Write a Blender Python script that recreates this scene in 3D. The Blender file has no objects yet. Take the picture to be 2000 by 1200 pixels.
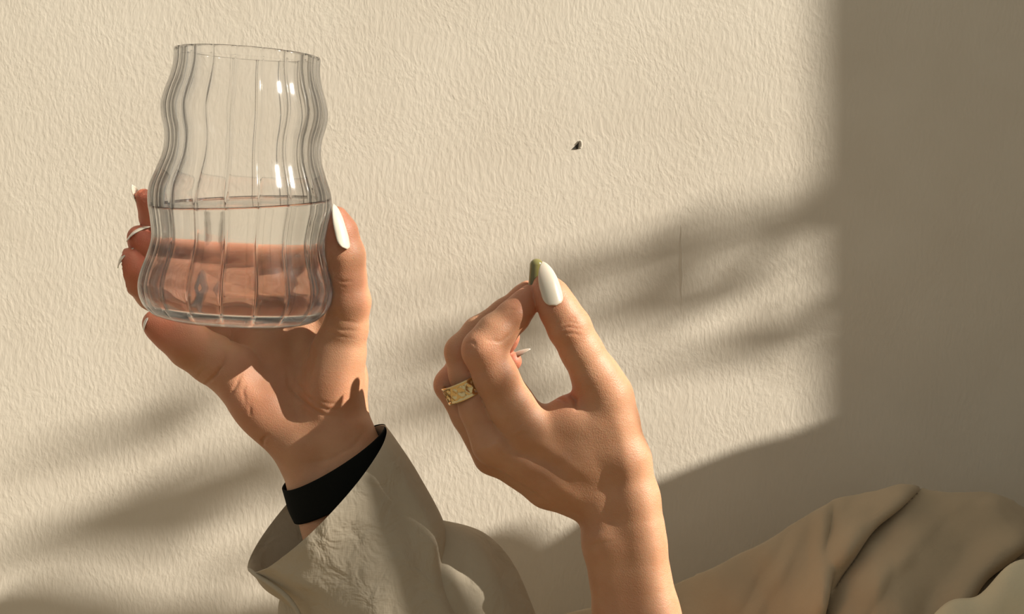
import bpy, math, random
import numpy as np
from mathutils import Vector, Matrix

# ------------------------------------------------------------------ camera, world, sun, exposure
sc = bpy.context.scene
COL = sc.collection
U = 0.00025                     # one hand unit = 0.25 mm
cam_d = bpy.data.cameras.new('camera'); cam = bpy.data.objects.new('camera', cam_d); COL.objects.link(cam)
cam.location = (0, -0.90, 0); cam.rotation_euler = (math.pi / 2, 0, 0)
cam_d.lens = 50.4; cam_d.sensor_width = 36; cam_d.clip_start = 0.01
sc.camera = cam
w = bpy.data.worlds.new('world'); sc.world = w; w.use_nodes = True
w.node_tree.nodes['Background'].inputs[0].default_value = (0.270, 0.262, 0.230, 1)
w.node_tree.nodes['Background'].inputs[1].default_value = 1.25
SUN = Vector((0.80, -0.27, 0.53)).normalized()          # towards the sun
sd = bpy.data.lights.new('sun', 'SUN'); so = bpy.data.objects.new('sun', sd); COL.objects.link(so)
sd.energy = 7.8; sd.color = (1.0, 0.925, 0.825); sd.angle = math.radians(0.53)
so.location = SUN * 5; so.rotation_euler = SUN.to_track_quat('Z', 'Y').to_euler()
sc.view_settings.view_transform = 'Standard'; sc.view_settings.look = 'None'
sc.view_settings.gamma = 1; sc.view_settings.use_curve_mapping = False; sc.view_settings.exposure = 0.0
sc.cycles.max_bounces = 16; sc.cycles.transmission_bounces = 16; sc.cycles.transparent_max_bounces = 24
sc.cycles.diffuse_bounces = 3; sc.cycles.glossy_bounces = 6
sc.cycles.caustics_refractive = True; sc.cycles.caustics_reflective = False
sc.cycles.sample_clamp_indirect = 6.0

# ------------------------------------------------------------------ helpers
def PH(u, v, d=0.0):
    """photo position + distance towards the camera from the hand plane -> hand units (X, Y=towards camera, Z up)"""
    k = (2800.0 - d) / 2800.0
    return np.array([(u - 1000.0) * k, d, (600.0 - v) * k])
def TW(p):
    """hand units -> world metres"""
    p = np.asarray(p, dtype=np.float64)
    out = np.empty_like(p)
    out[..., 0] = p[..., 0] * U; out[..., 1] = -0.20 - p[..., 1] * U; out[..., 2] = p[..., 2] * U
    return out
def PW(u, v, d=0.0): return Vector(TW(PH(u, v, d)))

def mesh_obj(name, verts, faces, mat, parent=None, smooth=True, kind=None):
    me = bpy.data.meshes.new(name)
    if isinstance(verts, np.ndarray): verts = verts.tolist()
    if isinstance(faces, np.ndarray): faces = faces.tolist()
    me.from_pydata([tuple(v) for v in verts], [], [tuple(f) for f in faces])
    me.update()
    if smooth: me.polygons.foreach_set('use_smooth', [True] * len(me.polygons))
    o = bpy.data.objects.new(name, me); COL.objects.link(o)
    if mat: me.materials.append(mat)
    if parent: o.parent = parent
    if kind: o['kind'] = kind
    return o
def empty(name, loc=(0, 0, 0)):
    o = bpy.data.objects.new(name, None); o.empty_display_size = 0.02
    COL.objects.link(o); o.location = loc
    return o
def tag(o, label=None, cat=None, group=None, kind=None):
    if label: o['label'] = label
    if cat: o['category'] = cat
    if group: o['group'] = group
    if kind: o['kind'] = kind
    return o
def keep(o, parent):
    """parent a mesh whose coordinates are world coordinates to an Empty placed elsewhere"""
    o.parent = parent
    o.matrix_parent_inverse = Matrix.Translation(parent.location).inverted()
    return o

def new_mat(name):
    m = bpy.data.materials.new(name); m.use_nodes = True
    nt = m.node_tree; b = nt.nodes['Principled BSDF']
    return m, nt, b
def N(nt, t, **kw):
    n = nt.nodes.new(t)
    for k, v in kw.items():
        if k in n.inputs: n.inputs[k].default_value = v
        else: setattr(n, k, v)
    return n
def L(nt, a, b): nt.links.new(a, b)
def ramp(nt, stops):
    r = nt.nodes.new('ShaderNodeValToRGB'); e = r.color_ramp.elements
    while len(e) < len(stops): e.new(0.5)
    for i, (p, c) in enumerate(stops):
        e[i].position = p; e[i].color = c if len(c) == 4 else (*c, 1)
    return r

# ------------------------------------------------------------------ materials
def mat_plaster():
    m, nt, b = new_mat('wall_plaster')
    tc = N(nt, 'ShaderNodeTexCoord')
    mp = N(nt, 'ShaderNodeMapping'); mp.inputs['Scale'].default_value = (1.0, 1.0, 0.45)
    mp.inputs['Rotation'].default_value = (0, math.radians(-14), 0)
    L(nt, tc.outputs['Object'], mp.inputs[0])
    # warp so the brush marks wander
    wn = N(nt, 'ShaderNodeTexNoise', Scale=22.0, Detail=2.0)
    L(nt, tc.outputs['Object'], wn.inputs['Vector'])
    ad = N(nt, 'ShaderNodeVectorMath', operation='MULTIPLY_ADD')
    L(nt, wn.outputs['Color'], ad.inputs[0]); ad.inputs[1].default_value = (0.013, 0.013, 0.013)
    L(nt, mp.outputs[0], ad.inputs[2])
    n1 = N(nt, 'ShaderNodeTexNoise', Scale=420.0, Detail=2.5, Roughness=0.5)
    L(nt, ad.outputs[0], n1.inputs['Vector'])
    n2 = N(nt, 'ShaderNodeTexNoise', Scale=900.0, Detail=2.0, Roughness=0.55)
    L(nt, ad.outputs[0], n2.inputs['Vector'])
    n3 = N(nt, 'ShaderNodeTexNoise', Scale=14.0, Detail=3.0)
    L(nt, tc.outputs['Object'], n3.inputs['Vector'])
    r1 = ramp(nt, [(0.36, (0, 0, 0)), (0.68, (1, 1, 1))]); L(nt, n1.outputs[0], r1.inputs[0])
    mx = N(nt, 'ShaderNodeMath', operation='MULTIPLY_ADD'); L(nt, n2.outputs[0], mx.inputs[0]); mx.inputs[1].default_value = 0.45
    L(nt, r1.outputs[0], mx.inputs[2])
    bp = N(nt, 'ShaderNodeBump', Strength=0.42, Distance=0.00022); L(nt, mx.outputs[0], bp.inputs['Height'])
    L(nt, bp.outputs[0], b.inputs['Normal'])
    cr = ramp(nt, [(0.3, (0.735, 0.665, 0.545)), (0.7, (0.785, 0.72, 0.60))]); L(nt, n3.outputs[0], cr.inputs[0])
    L(nt, cr.outputs[0], b.inputs['Base Color'])
    b.inputs['Roughness'].default_value = 0.62; b.inputs['Specular IOR Level'].default_value = 0.25
    return m

def mat_skin():
    m, nt, b = new_mat('skin')
    tc = N(nt, 'ShaderNodeTexCoord')
    at = N(nt, 'ShaderNodeAttribute', attribute_name='flush')
    n1 = N(nt, 'ShaderNodeTexNoise', Scale=70.0, Detail=4.0); L(nt, tc.outputs['Object'], n1.inputs['Vector'])
    c0 = ramp(nt, [(0.3, (0.52, 0.262, 0.142)), (0.7, (0.595, 0.325, 0.19))]); L(nt, n1.outputs[0], c0.inputs[0])
    mx = N(nt, 'ShaderNodeMix', data_type='RGBA'); L(nt, at.outputs['Fac'], mx.inputs[0])
    L(nt, c0.outputs[0], mx.inputs[6]); mx.inputs[7].default_value = (0.56, 0.155, 0.095, 1)
    L(nt, mx.outputs[2], b.inputs['Base Color'])
    n2 = N(nt, 'ShaderNodeTexVoronoi', Scale=1500.0); L(nt, tc.outputs['Object'], n2.inputs['Vector'])
    n3 = N(nt, 'ShaderNodeTexNoise', Scale=260.0, Detail=5.0, Roughness=0.6)
    mp = N(nt, 'ShaderNodeMapping'); mp.inputs['Scale'].default_value = (0.8, 1.0, 1.6); mp.inputs['Rotation'].default_value = (0, 0.5, 0)
    L(nt, tc.outputs['Object'], mp.inputs[0]); L(nt, mp.outputs[0], n3.inputs['Vector'])
    ma = N(nt, 'ShaderNodeMath', operation='MULTIPLY_ADD'); L(nt, n3.outputs[0], ma.inputs[0]); ma.inputs[1].default_value = 1.6
    L(nt, n2.outputs['Distance'], ma.inputs[2])
    bp = N(nt, 'ShaderNodeBump', Strength=0.35, Distance=0.00025); L(nt, ma.outputs[0], bp.inputs['Height'])
    L(nt, bp.outputs[0], b.inputs['Normal'])
    b.inputs['Roughness'].default_value = 0.52; b.inputs['Specular IOR Level'].default_value = 0.42
    b.inputs['Subsurface Weight'].default_value = 0.5; b.inputs['Subsurface Radius'].default_value = (1.0, 0.28, 0.14)
    b.inputs['Subsurface Scale'].default_value = 0.0026
    return m

def simple(name, col, rough=0.5, metal=0.0, coat=0.0, sss=0.0, spec=0.5, bump=None):
    m, nt, b = new_mat(name)
    tc = N(nt, 'ShaderNodeTexCoord')
    n = N(nt, 'ShaderNodeTexNoise', Scale=60.0, Detail=3.0); L(nt, tc.outputs['Object'], n.inputs['Vector'])
    r = ramp(nt, [(0.3, tuple(c * 0.93 for c in col)), (0.7, tuple(min(1, c * 1.05) for c in col))])
    L(nt, n.outputs[0], r.inputs[0]); L(nt, r.outputs[0], b.inputs['Base Color'])
    b.inputs['Roughness'].default_value = rough; b.inputs['Metallic'].default_value = metal
    b.inputs['Coat Weight'].default_value = coat; b.inputs['Coat Roughness'].default_value = 0.08
    b.inputs['Specular IOR Level'].default_value = spec
    if sss:
        b.inputs['Subsurface Weight'].default_value = sss; b.inputs['Subsurface Scale'].default_value = 0.002
    if bump:
        n2 = N(nt, 'ShaderNodeTexNoise', Scale=bump[0], Detail=3.0); L(nt, tc.outputs['Object'], n2.inputs['Vector'])
        bp = N(nt, 'ShaderNodeBump', Strength=bump[1], Distance=bump[2]); L(nt, n2.outputs[0], bp.inputs['Height'])
        L(nt, bp.outputs[0], b.inputs['Normal'])
    return m

def mat_linen(name, col, transl=0.25, crumple=0.5):
    m, nt, b = new_mat(name)
    tc = N(nt, 'ShaderNodeTexCoord')
    nb = N(nt, 'ShaderNodeTexNoise', Scale=18.0, Detail=4.0); L(nt, tc.outputs['Object'], nb.inputs['Vector'])
    r = ramp(nt, [(0.3, tuple(c * 0.9 for c in col)), (0.72, tuple(min(1, c * 1.07) for c in col))])
    L(nt, nb.outputs[0], r.inputs[0]); L(nt, r.outputs[0], b.inputs['Base Color'])
    b.inputs['Roughness'].default_value = 0.8; b.inputs['Specular IOR Level'].default_value = 0.2
    b.inputs['Sheen Weight'].default_value = 0.15
    mp = N(nt, 'ShaderNodeMapping'); mp.inputs['Rotation'].default_value = (0, math.radians(35), 0); mp.inputs['Scale'].default_value = (1, 1, .12)
    L(nt, tc.outputs['Object'], mp.inputs[0])
    w1 = N(nt, 'ShaderNodeTexNoise', Scale=1900.0, Detail=1.0); L(nt, mp.outputs[0], w1.inputs['Vector'])
    mp2 = N(nt, 'ShaderNodeMapping'); mp2.inputs['Rotation'].default_value = (0, math.radians(35), 0); mp2.inputs['Scale'].default_value = (.12, 1, 1)
    L(nt, tc.outputs['Object'], mp2.inputs[0])
    w2 = N(nt, 'ShaderNodeTexNoise', Scale=1900.0, Detail=1.0); L(nt, mp2.outputs[0], w2.inputs['Vector'])
    ad = N(nt, 'ShaderNodeMath', operation='ADD'); L(nt, w1.outputs[0], ad.inputs[0]); L(nt, w2.outputs[0], ad.inputs[1])
    b1 = N(nt, 'ShaderNodeBump', Strength=0.25, Distance=0.0003); L(nt, ad.outputs[0], b1.inputs['Height'])
    cn = N(nt, 'ShaderNodeTexNoise', Scale=75.0, Detail=3.0, Roughness=0.5, Distortion=0.6); L(nt, tc.outputs['Object'], cn.inputs['Vector'])
    b2 = N(nt, 'ShaderNodeBump', Strength=crumple, Distance=0.0028); L(nt, cn.outputs[0], b2.inputs['Height'])
    L(nt, b1.outputs[0], b2.inputs['Normal']); L(nt, b2.outputs[0], b.inputs['Normal'])
    tr = N(nt, 'ShaderNodeBsdfTranslucent'); L(nt, r.outputs[0], tr.inputs[0]); L(nt, b2.outputs[0], tr.inputs['Normal'])
    mx = N(nt, 'ShaderNodeMixShader'); mx.inputs[0].default_value = transl
    L(nt, b.outputs[0], mx.inputs[1]); L(nt, tr.outputs[0], mx.inputs[2])
    L(nt, mx.outputs[0], nt.nodes['Material Output'].inputs[0])
    return m

def mat_glass(name, ior, col=(1, 1, 1), clear=0.5):
    """clear glass: `clear` is the share of light that passes straight through where the wall is even;
    at the sharp flutes (attribute 'flute') it refracts fully"""
    m, nt, b = new_mat(name)
    nt.nodes.remove(b)
    g = N(nt, 'ShaderNodeBsdfGlass', Roughness=0.0, IOR=ior); g.inputs['Color'].default_value = (*col, 1)
    t = N(nt, 'ShaderNodeBsdfTransparent'); t.inputs[0].default_value = (*col, 1)
    mx = N(nt, 'ShaderNodeMixShader')
    at = N(nt, 'ShaderNodeAttribute', attribute_name='flute')
    mr = N(nt, 'ShaderNodeMapRange'); mr.inputs['To Min'].default_value = 1 - clear; mr.inputs['To Max'].default_value = 1.0
    L(nt, at.outputs['Fac'], mr.inputs['Value']); L(nt, mr.outputs[0], mx.inputs[0])
    L(nt, t.outputs[0], mx.inputs[1]); L(nt, g.outputs[0], mx.inputs[2])
    gl = N(nt, 'ShaderNodeBsdfGlossy', Roughness=0.13); m2 = N(nt, 'ShaderNodeMixShader')
    lw = N(nt, 'ShaderNodeFresnel', IOR=1.22); L(nt, lw.outputs[0], m2.inputs[0])
    L(nt, mx.outputs[0], m2.inputs[1]); L(nt, gl.outputs[0], m2.inputs[2])
    L(nt, (m2 if clear > 0 else mx).outputs[0], nt.nodes['Material Output'].inputs[0])
    return m

M_WALL = mat_plaster(); M_SKIN = mat_skin()
M_POLISH = simple('cream_nail_polish', (0.70, 0.625, 0.51), rough=0.22, coat=0.7, sss=0.2)
M_NAILBACK = simple('bare_nail_underside', (0.44, 0.33, 0.27), rough=0.4)
M_GOLD = simple('gold', (0.86, 0.66, 0.34), rough=0.2, metal=1.0)
M_BLACK = simple('black_elastic', (0.008, 0.009, 0.008), rough=0.9, spec=0.1, bump=(900, 0.3, 0.0004))
M_LINEN = mat_linen('beige_linen', (0.60, 0.525, 0.40), 0.22, 0.75)
M_BLANKET = mat_linen('taupe_muslin', (0.54, 0.43, 0.29), 0.15, 0.3)
M_SHEET = mat_linen('cream_sheet', (0.74, 0.66, 0.47), 0.1, 0.3)
M_SPREAD = simple('brown_bedspread', (0.20, 0.145, 0.08), rough=0.9)
M_FLOOR = simple('dark_oak', (0.22, 0.14, 0.08), rough=0.5)
M_WHITE = simple('white_paint', (0.74, 0.70, 0.62), rough=0.5)
M_LEAF = simple('leaf_green', (0.10, 0.18, 0.05), rough=0.45)
M_STEM = simple('stem_brown', (0.14, 0.10, 0.05), rough=0.8)
M_POT = simple('terracotta', (0.45, 0.20, 0.11), rough=0.8)
M_DARK = simple('dark_hole', (0.05, 0.045, 0.035), rough=1.0)
M_GLASS = mat_glass('clear_glass', 1.46, (1, 1, 1), 0.8)
M_WATER = mat_glass('water', 1.333, (0.985, 0.985, 0.98), 0.0)

def capsule_mat():
    m, nt, b = new_mat('olive_softgel')
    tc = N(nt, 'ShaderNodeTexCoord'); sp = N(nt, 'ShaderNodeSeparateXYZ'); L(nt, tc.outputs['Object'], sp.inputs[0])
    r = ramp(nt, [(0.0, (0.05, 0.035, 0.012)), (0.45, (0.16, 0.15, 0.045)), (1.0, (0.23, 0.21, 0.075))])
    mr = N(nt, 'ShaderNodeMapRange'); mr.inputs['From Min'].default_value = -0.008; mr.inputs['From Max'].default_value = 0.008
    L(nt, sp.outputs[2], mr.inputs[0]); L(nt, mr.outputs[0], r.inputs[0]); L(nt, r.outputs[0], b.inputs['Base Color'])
    b.inputs['Roughness'].default_value = 0.18; b.inputs['Coat Weight'].default_value = 0.5
    b.inputs['Subsurface Weight'].default_value = 0.2; b.inputs['Subsurface Scale'].default_value = 0.002
    return m
M_CAPS = capsule_mat()

# ------------------------------------------------------------------ the room shell
WK = 3600.0 / 2800.0            # photo pixel -> hand units on the wall plane
def WP(u, v): return ((u - 1000) * WK * U, (600 - v) * WK * U)       # x, z on the wall (y = 0)

def box(x0, x1, y0, y1, z0, z1):
    v = [(x, y, z) for x in (x0, x1) for y in (y0, y1) for z in (z0, z1)]
    f = [(0, 1, 3, 2), (4, 6, 7, 5), (0, 4, 5, 1), (2, 3, 7, 6), (0, 2, 6, 4), (1, 5, 7, 3)]
    return v, f
XR = 1.25                        # inner face of the right wall, window in it
def to_plane(u, v, X):
    """the point of plane x = X that shades wall position (u, v)"""
    x, z = WP(u, v); t = (X - x) / SUN.x
    return (X, SUN.y * t, z + SUN.z * t)
wall = mesh_obj('wall_back', *box(-1.6, XR + 0.15, 0.0, 0.12, -0.9, 1.7), M_WALL, smooth=False, kind='structure')
floor = mesh_obj('floor', *box(-1.6, XR + 0.15, -3.2, 0.12, -0.95, -0.9), M_FLOOR, smooth=False, kind='structure')
yj = to_plane(1592, 600, XR)[1]
for nm, bx in (('wall_right', box(XR, XR + 0.12, yj, 0.0, -0.9, 1.7)),
               ('wall_right', box(XR, XR + 0.12, -3.2, yj, -0.9, -0.02)),
               ('wall_right', box(XR, XR + 0.12, -3.2, yj, 1.5, 1.7)),
               ('wall_right', box(XR, XR + 0.12, -3.2, -1.7, -0.02, 1.5))):
    mesh_obj(nm, *bx, M_WALL, smooth=False, kind='structure')
mesh_obj('trim_1', *box(XR - 0.05, XR + 0.13, -1.7, yj - 0.001, -0.02, 0.0), M_WHITE, smooth=False, kind='structure')

# nail hole and hairline seam in the plaster
x, z = WP(1126, 286)
hv = [(x - .0028, -.0003, z - .0018), (x + .001, -.0003, z - .0017), (x + .0014, -.0003, z + .0026), (x + .0002, -.0003, z + .0012),
      (x - .0003, .0, z + .0002)]
nh = mesh_obj('nail_hole', hv, [(0, 1, 4), (1, 2, 4), (2, 3, 4), (3, 0, 4)], M_DARK, wall, smooth=False)
rim_v = []; rim_f = []
for i in range(9):
    a = -1.1 + i * 0.42
    rim_v += [(x + .0015 + .0012 * math.cos(a), 0.0, z + .0012 + .0022 * math.sin(a)), (x + .0012 + .0004 * math.cos(a), -.0009, z + .001 + .0018 * math.sin(a)),
              (x + .0022 + .0020 * math.cos(a), 0.0, z + .0012 + .003 * math.sin(a))]
for i in range(8):
    a = 3 * i; rim_f += [(a, a + 1, a + 4, a + 3), (a + 1, a + 2, a + 5, a + 4)]
mesh_obj('plaster_lip', rim_v, rim_f, M_WALL, wall)
sv = []; sf = []
for i in range(41):
    t = i / 40; u = 1330 + 3 * math.sin(t * 2.2) - 2 * t + 0.6 * math.sin(t * 23); v = 440 + t * 165
    x, z = WP(u, v); wd = .0007 * math.sin(math.pi * min(1, t * 1.05 + .02)) + .0001
    sv += [(x - wd, 0.0, z), (x, -wd * 0.8, z), (x + wd, 0.0, z)]
for i in range(40):
    a = 3 * i; sf += [(a, a + 1, a + 4, a + 3), (a + 1, a + 2, a + 5, a + 4)]
mesh_obj('plaster_seam', sv, sf, M_WALL, wall)

# ------------------------------------------------------------------ signed-distance sculpting
class Field:
    def __init__(s, lo, hi, h):
        s.lo = np.array(lo, np.float32); s.h = h
        s.n = np.ceil((np.array(hi) - s.lo) / h).astype(int) + 1
        s.ax = [(s.lo[i] + np.arange(s.n[i]) * h).astype(np.float32) for i in range(3)]
    def new(s): return np.full(s.n, 1e3, np.float32)
    def sl(s, lo, hi):
        a = np.clip(np.floor((np.array(lo) - s.lo) / s.h).astype(int), 0, s.n); b = np.clip(np.ceil((np.array(hi) - s.lo) / s.h).astype(int) + 1, 0, s.n)
        return tuple(slice(a[i], b[i]) for i in range(3))
    def xyz(s, sl): return s.ax[0][sl[0]][:, None, None], s.ax[1][sl[1]][None, :, None], s.ax[2][sl[2]][None, None, :]
def smin(a, b, k):
    if k <= 0: return np.minimum(a, b)
    hh = np.maximum(k - np.abs(a - b), 0) / k
    return np.minimum(a, b) - hh * hh * k * 0.25
def cone(F, A, a, b, ra, rb, k):
    """tapered round cone, smooth-united into A"""
    a = np.asarray(a, float); b = np.asarray(b, float); pad = k + 4 * F.h
    lo = np.minimum(a - ra, b - rb) - pad; hi = np.maximum(a + ra, b + rb) + pad
    sl = F.sl(lo, hi)
    if min(q.stop - q.start for q in sl) <= 0: return
    X, Y, Z = F.xyz(sl); d = b - a; l2 = max((d * d).sum(), 1e-6)
    t = ((X - a[0]) * d[0] + (Y - a[1]) * d[1] + (Z - a[2]) * d[2]) / l2
    # shift t for the taper
    l = math.sqrt(l2); dist2 = (X - a[0]) ** 2 + (Y - a[1]) ** 2 + (Z - a[2]) ** 2
    perp = np.sqrt(np.maximum(dist2 - t * t * l2, 0)); t = np.clip(t + perp * (rb - ra) * -1 / l2 * -1, 0, 1)
    q = np.sqrt((X - a[0] - t * d[0]) ** 2 + (Y - a[1] - t * d[1]) ** 2 + (Z - a[2] - t * d[2]) ** 2) - (ra + t * (rb - ra))
    A[sl] = smin(A[sl], q.astype(np.float32), k)
def ell(F, A, c, axes, rad, k, sub=False):
    """ellipsoid with orthonormal axes"""
    c = np.asarray(c, float); r = np.asarray(rad, float); R = np.array(axes, float)
    ext = np.sqrt(((R * r[:, None]) ** 2).sum(0)) + k + 4 * F.h
    sl = F.sl(c - ext, c + ext)
    if min(q.stop - q.start for q in sl) <= 0: return
    X, Y, Z = F.xyz(sl); X = X - c[0]; Y = Y - c[1]; Z = Z - c[2]
    p = [(X * R[i, 0] + Y * R[i, 1] + Z * R[i, 2]) for i in range(3)]
    k0 = np.sqrt(sum((p[i] / r[i]) ** 2 for i in range(3))); k1 = np.sqrt(sum((p[i] / r[i] ** 2) ** 2 for i in range(3))) + 1e-9
    q = (k0 * (k0 - 1) / k1).astype(np.float32)
    if sub: A[sl] = -smin(-A[sl], q, k)
    else: A[sl] = smin(A[sl], q, k)
def frame(ax, up):
    a = np.asarray(ax, float); a = a / np.linalg.norm(a); u = np.asarray(up, float); u = u - a * (u @ a); u /= np.linalg.norm(u)
    return np.array([a, u, np.cross(a, u)])
def chain(F, A, pts, k=6):
    for p, q in zip(pts[:-1], pts[1:]): cone(F, A, PH(*p[:3]), PH(*q[:3]), p[3], q[3], k)

def surface_nets(F, A):
    """numpy surface nets -> verts (hand units), quads"""
    s = A < 0
    c = [s[i:s.shape[0] - 1 + i, j:s.shape[1] - 1 + j, k:s.shape[2] - 1 + k] for i in (0, 1) for j in (0, 1) for k in (0, 1)]
    cnt = sum(x.astype(np.int8) for x in c); act = (cnt > 0) & (cnt < 8)
    idx = np.argwhere(act); vid = np.full(act.shape, -1, np.int32); vid[act] = np.arange(len(idx))
    acc = np.zeros((len(idx), 3)); num = np.zeros(len(idx))
    offs = [(i, j, k) for i in (0, 1) for j in (0, 1) for k in (0, 1)]
    val = [A[idx[:, 0] + o[0], idx[:, 1] + o[1], idx[:, 2] + o[2]].astype(np.float64) for o in offs]
    for a in range(8):
        for b in range(a + 1, 8):
            df = np.array(offs[b]) - np.array(offs[a])
            if np.abs(df).sum() != 1: continue
            m = (val[a] < 0) != (val[b] < 0)
            t = val[a][m] / (val[a][m] - val[b][m])
            acc[m] += np.array(offs[a]) + t[:, None] * df; num[m] += 1
    V = (idx + acc / num[:, None]) * F.h + F.lo
    quads = []
    for ax in range(3):
        sh = [slice(0, -1)] * 3; a1, a2 = [i for i in range(3) if i != ax]
        lo = s[tuple(slice(0, -1) if i == ax else slice(1, -1) for i in range(3))]
        hi = s[tuple(slice(1, None) if i == ax else slice(1, -1) for i in range(3))]
        e = np.argwhere(lo != hi); up = lo[lo != hi]
        base = e.copy(); base[:, a1] += 1; base[:, a2] += 1
        def g(o1, o2):
            q = base.copy(); q[:, a1] -= o1; q[:, a2] -= o2; return vid[q[:, 0], q[:, 1], q[:, 2]]
        q = np.stack([g(1, 1), g(0, 1), g(0, 0), g(1, 0)], 1)
        flip = up if ax != 1 else ~up
        q[~flip] = q[~flip][:, ::-1]
        quads.append(q)
    Q = np.concatenate(quads); Q = Q[(Q >= 0).all(1)]
    return V, Q
def vnormals(V, Q):
    n = np.cross(V[Q[:, 2]] - V[Q[:, 0]], V[Q[:, 3]] - V[Q[:, 1]]); out = np.zeros_like(V)
    for i in range(4): np.add.at(out, Q[:, i], n)
    return out / (np.linalg.norm(out, axis=1, keepdims=True) + 1e-9)
def polydist(V, pts):
    """distance to polyline and parameter 0..1 along it"""
    best = np.full(len(V), 1e9); par = np.zeros(len(V)); n = len(pts) - 1
    for i in range(n):
        a, b = pts[i], pts[i + 1]; d = b - a; t = np.clip(((V - a) @ d) / max(d @ d, 1e-6), 0, 1)
        q = np.linalg.norm(V - a - t[:, None] * d, axis=1); m = q < best
        best[m] = q[m]; par[m] = (i + t[m]) / n
    return best, par
def snap(V, Nn, u, v, facing=1):
    """nearest surface vertex under photo position (u, v) on the side facing the camera"""
    k = (2800 - V[:, 1]) / 2800; pu = V[:, 0] / k + 1000; pv = 600 - V[:, 2] / k
    d = (pu - u) ** 2 + (pv - v) ** 2 - V[:, 1] * 0.15
    d[Nn[:, 1] < 0.1] += 1e5
    return V[np.argmin(d)]
def groove(V, Nn, uvs, width, depth, taper=True):
    """press (or, with negative depth, raise) a line through surface points; fades at both ends"""
    pts = []
    for (a, b) in zip(uvs[:-1], uvs[1:]):
        for t in np.linspace(0, 1, 5)[:-1]: pts.append(snap(V, Nn, a[0] + (b[0] - a[0]) * t, a[1] + (b[1] - a[1]) * t))
    pts.append(snap(V, Nn, *uvs[-1])); pts = np.array(pts)
    lo = pts.min(0) - 4 * width; hi = pts.max(0) + 4 * width
    m = ((V > lo) & (V < hi)).all(1) & (Nn[:, 1] > -0.5); ii = np.where(m)[0]
    d, t = polydist(V[ii], pts); f = np.exp(-(d / width) ** 2) * (np.sin(np.pi * np.clip(t, .03, .97)) ** 0.6 if taper else 1)
    V[ii] -= Nn[ii] * (depth * f)[:, None]
def fix_winding(V, Q):
    # volume sign
    a, b, c, d = (V[Q[:, i]] for i in range(4))
    vol = (np.cross(a, b) * c).sum() + (np.cross(a, c) * d).sum()
    return Q if vol > 0 else Q[:, ::-1]

# ------------------------------------------------------------------ the glass (geometry first: the hand is pressed against it)
G_BOT = PH(458, 630, 0); G_LEN = 520.0
_tilt_img = math.radians(3.6); _tilt_cam = math.radians(4.0)
G_AX = np.array([math.sin(_tilt_img), math.sin(_tilt_cam), 1.0]); G_AX /= np.linalg.norm(G_AX)
G_X = np.array([1.0, 0, 0]); G_X -= G_AX * (G_X @ G_AX); G_X /= np.linalg.norm(G_X)
G_Y = np.cross(G_AX, G_X)
G_PROF = [(0, 120), (6, 145), (20, 168), (40, 182), (62, 187), (90, 184), (125, 173), (158, 166), (195, 170), (228, 176), (255, 175),
          (290, 163), (320, 153), (342, 150), (362, 151), (392, 158), (412, 160), (438, 155), (465, 146), (495, 140), (520, 140)]
_ph = np.array([p[0] for p in G_PROF], float); _pr = np.array([p[1] for p in G_PROF], float)
def smooth_prof(h):
    """monotone-ish cubic through the profile"""
    m = np.gradient(_pr, _ph); i = np.clip(np.searchsorted(_ph, h) - 1, 0, len(_ph) - 2)
    d = _ph[i + 1] - _ph[i]; t = np.clip((h - _ph[i]) / d, 0, 1)
    return ((1 + 2 * t) * (1 - t) ** 2 * _pr[i] + t * (1 - t) ** 2 * d * m[i] + t * t * (3 - 2 * t) * _pr[i + 1] + t * t * (t - 1) * d * m[i + 1])
def glass_push(F, A, k=5):
    """keep flesh outside the tumbler"""
    lo = G_BOT + np.array([-230, -230, -40]); hi = G_BOT + np.array([260, 230, 560]); sl = F.sl(lo, hi)
    X, Y, Z = F.xyz(sl); X = X - G_BOT[0]; Y = Y - G_BOT[1]; Z = Z - G_BOT[2]
    h = X * G_AX[0] + Y * G_AX[1] + Z * G_AX[2]
    r = np.sqrt((X - h * G_AX[0]) ** 2 + (Y - h * G_AX[1]) ** 2 + (Z - h * G_AX[2]) ** 2)
    R = smooth_prof(np.clip(h, 0, 520)) + 0.6
    q = np.maximum(r - R, -h - 0.6)
    A[sl] = -smin(-A[sl], q.astype(np.float32), k)

# ------------------------------------------------------------------ hands
def finish_hand(F, A, creases, bumps, flush_pts, end_cut=None):
    V, Q = surface_nets(F, A); Q = fix_winding(V, Q)
    Nn = vnormals(V, Q)
    for uvs, wd, dp in bumps: groove(V, Nn, uvs, wd, -dp)
    Nn = vnormals(V, Q)
    for uvs, wd, dp in creases: groove(V, Nn, uvs, wd, dp)
    fl = np.zeros(len(V))
    for (p, r, a) in flush_pts: fl = np.maximum(fl, a * np.exp(-((np.linalg.norm(V - (PH(*p) if len(p) == 3 else PH(p[0], p[1], p[2] + p[3])), axis=1) / r) ** 2)))
    o = mesh_obj('arm', TW(V), Q[:, ::-1], M_SKIN)
    at = o.data.attributes.new('flush', 'FLOAT', 'POINT'); at.data.foreach_set('value', fl.astype(np.float32))
    return o

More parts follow.
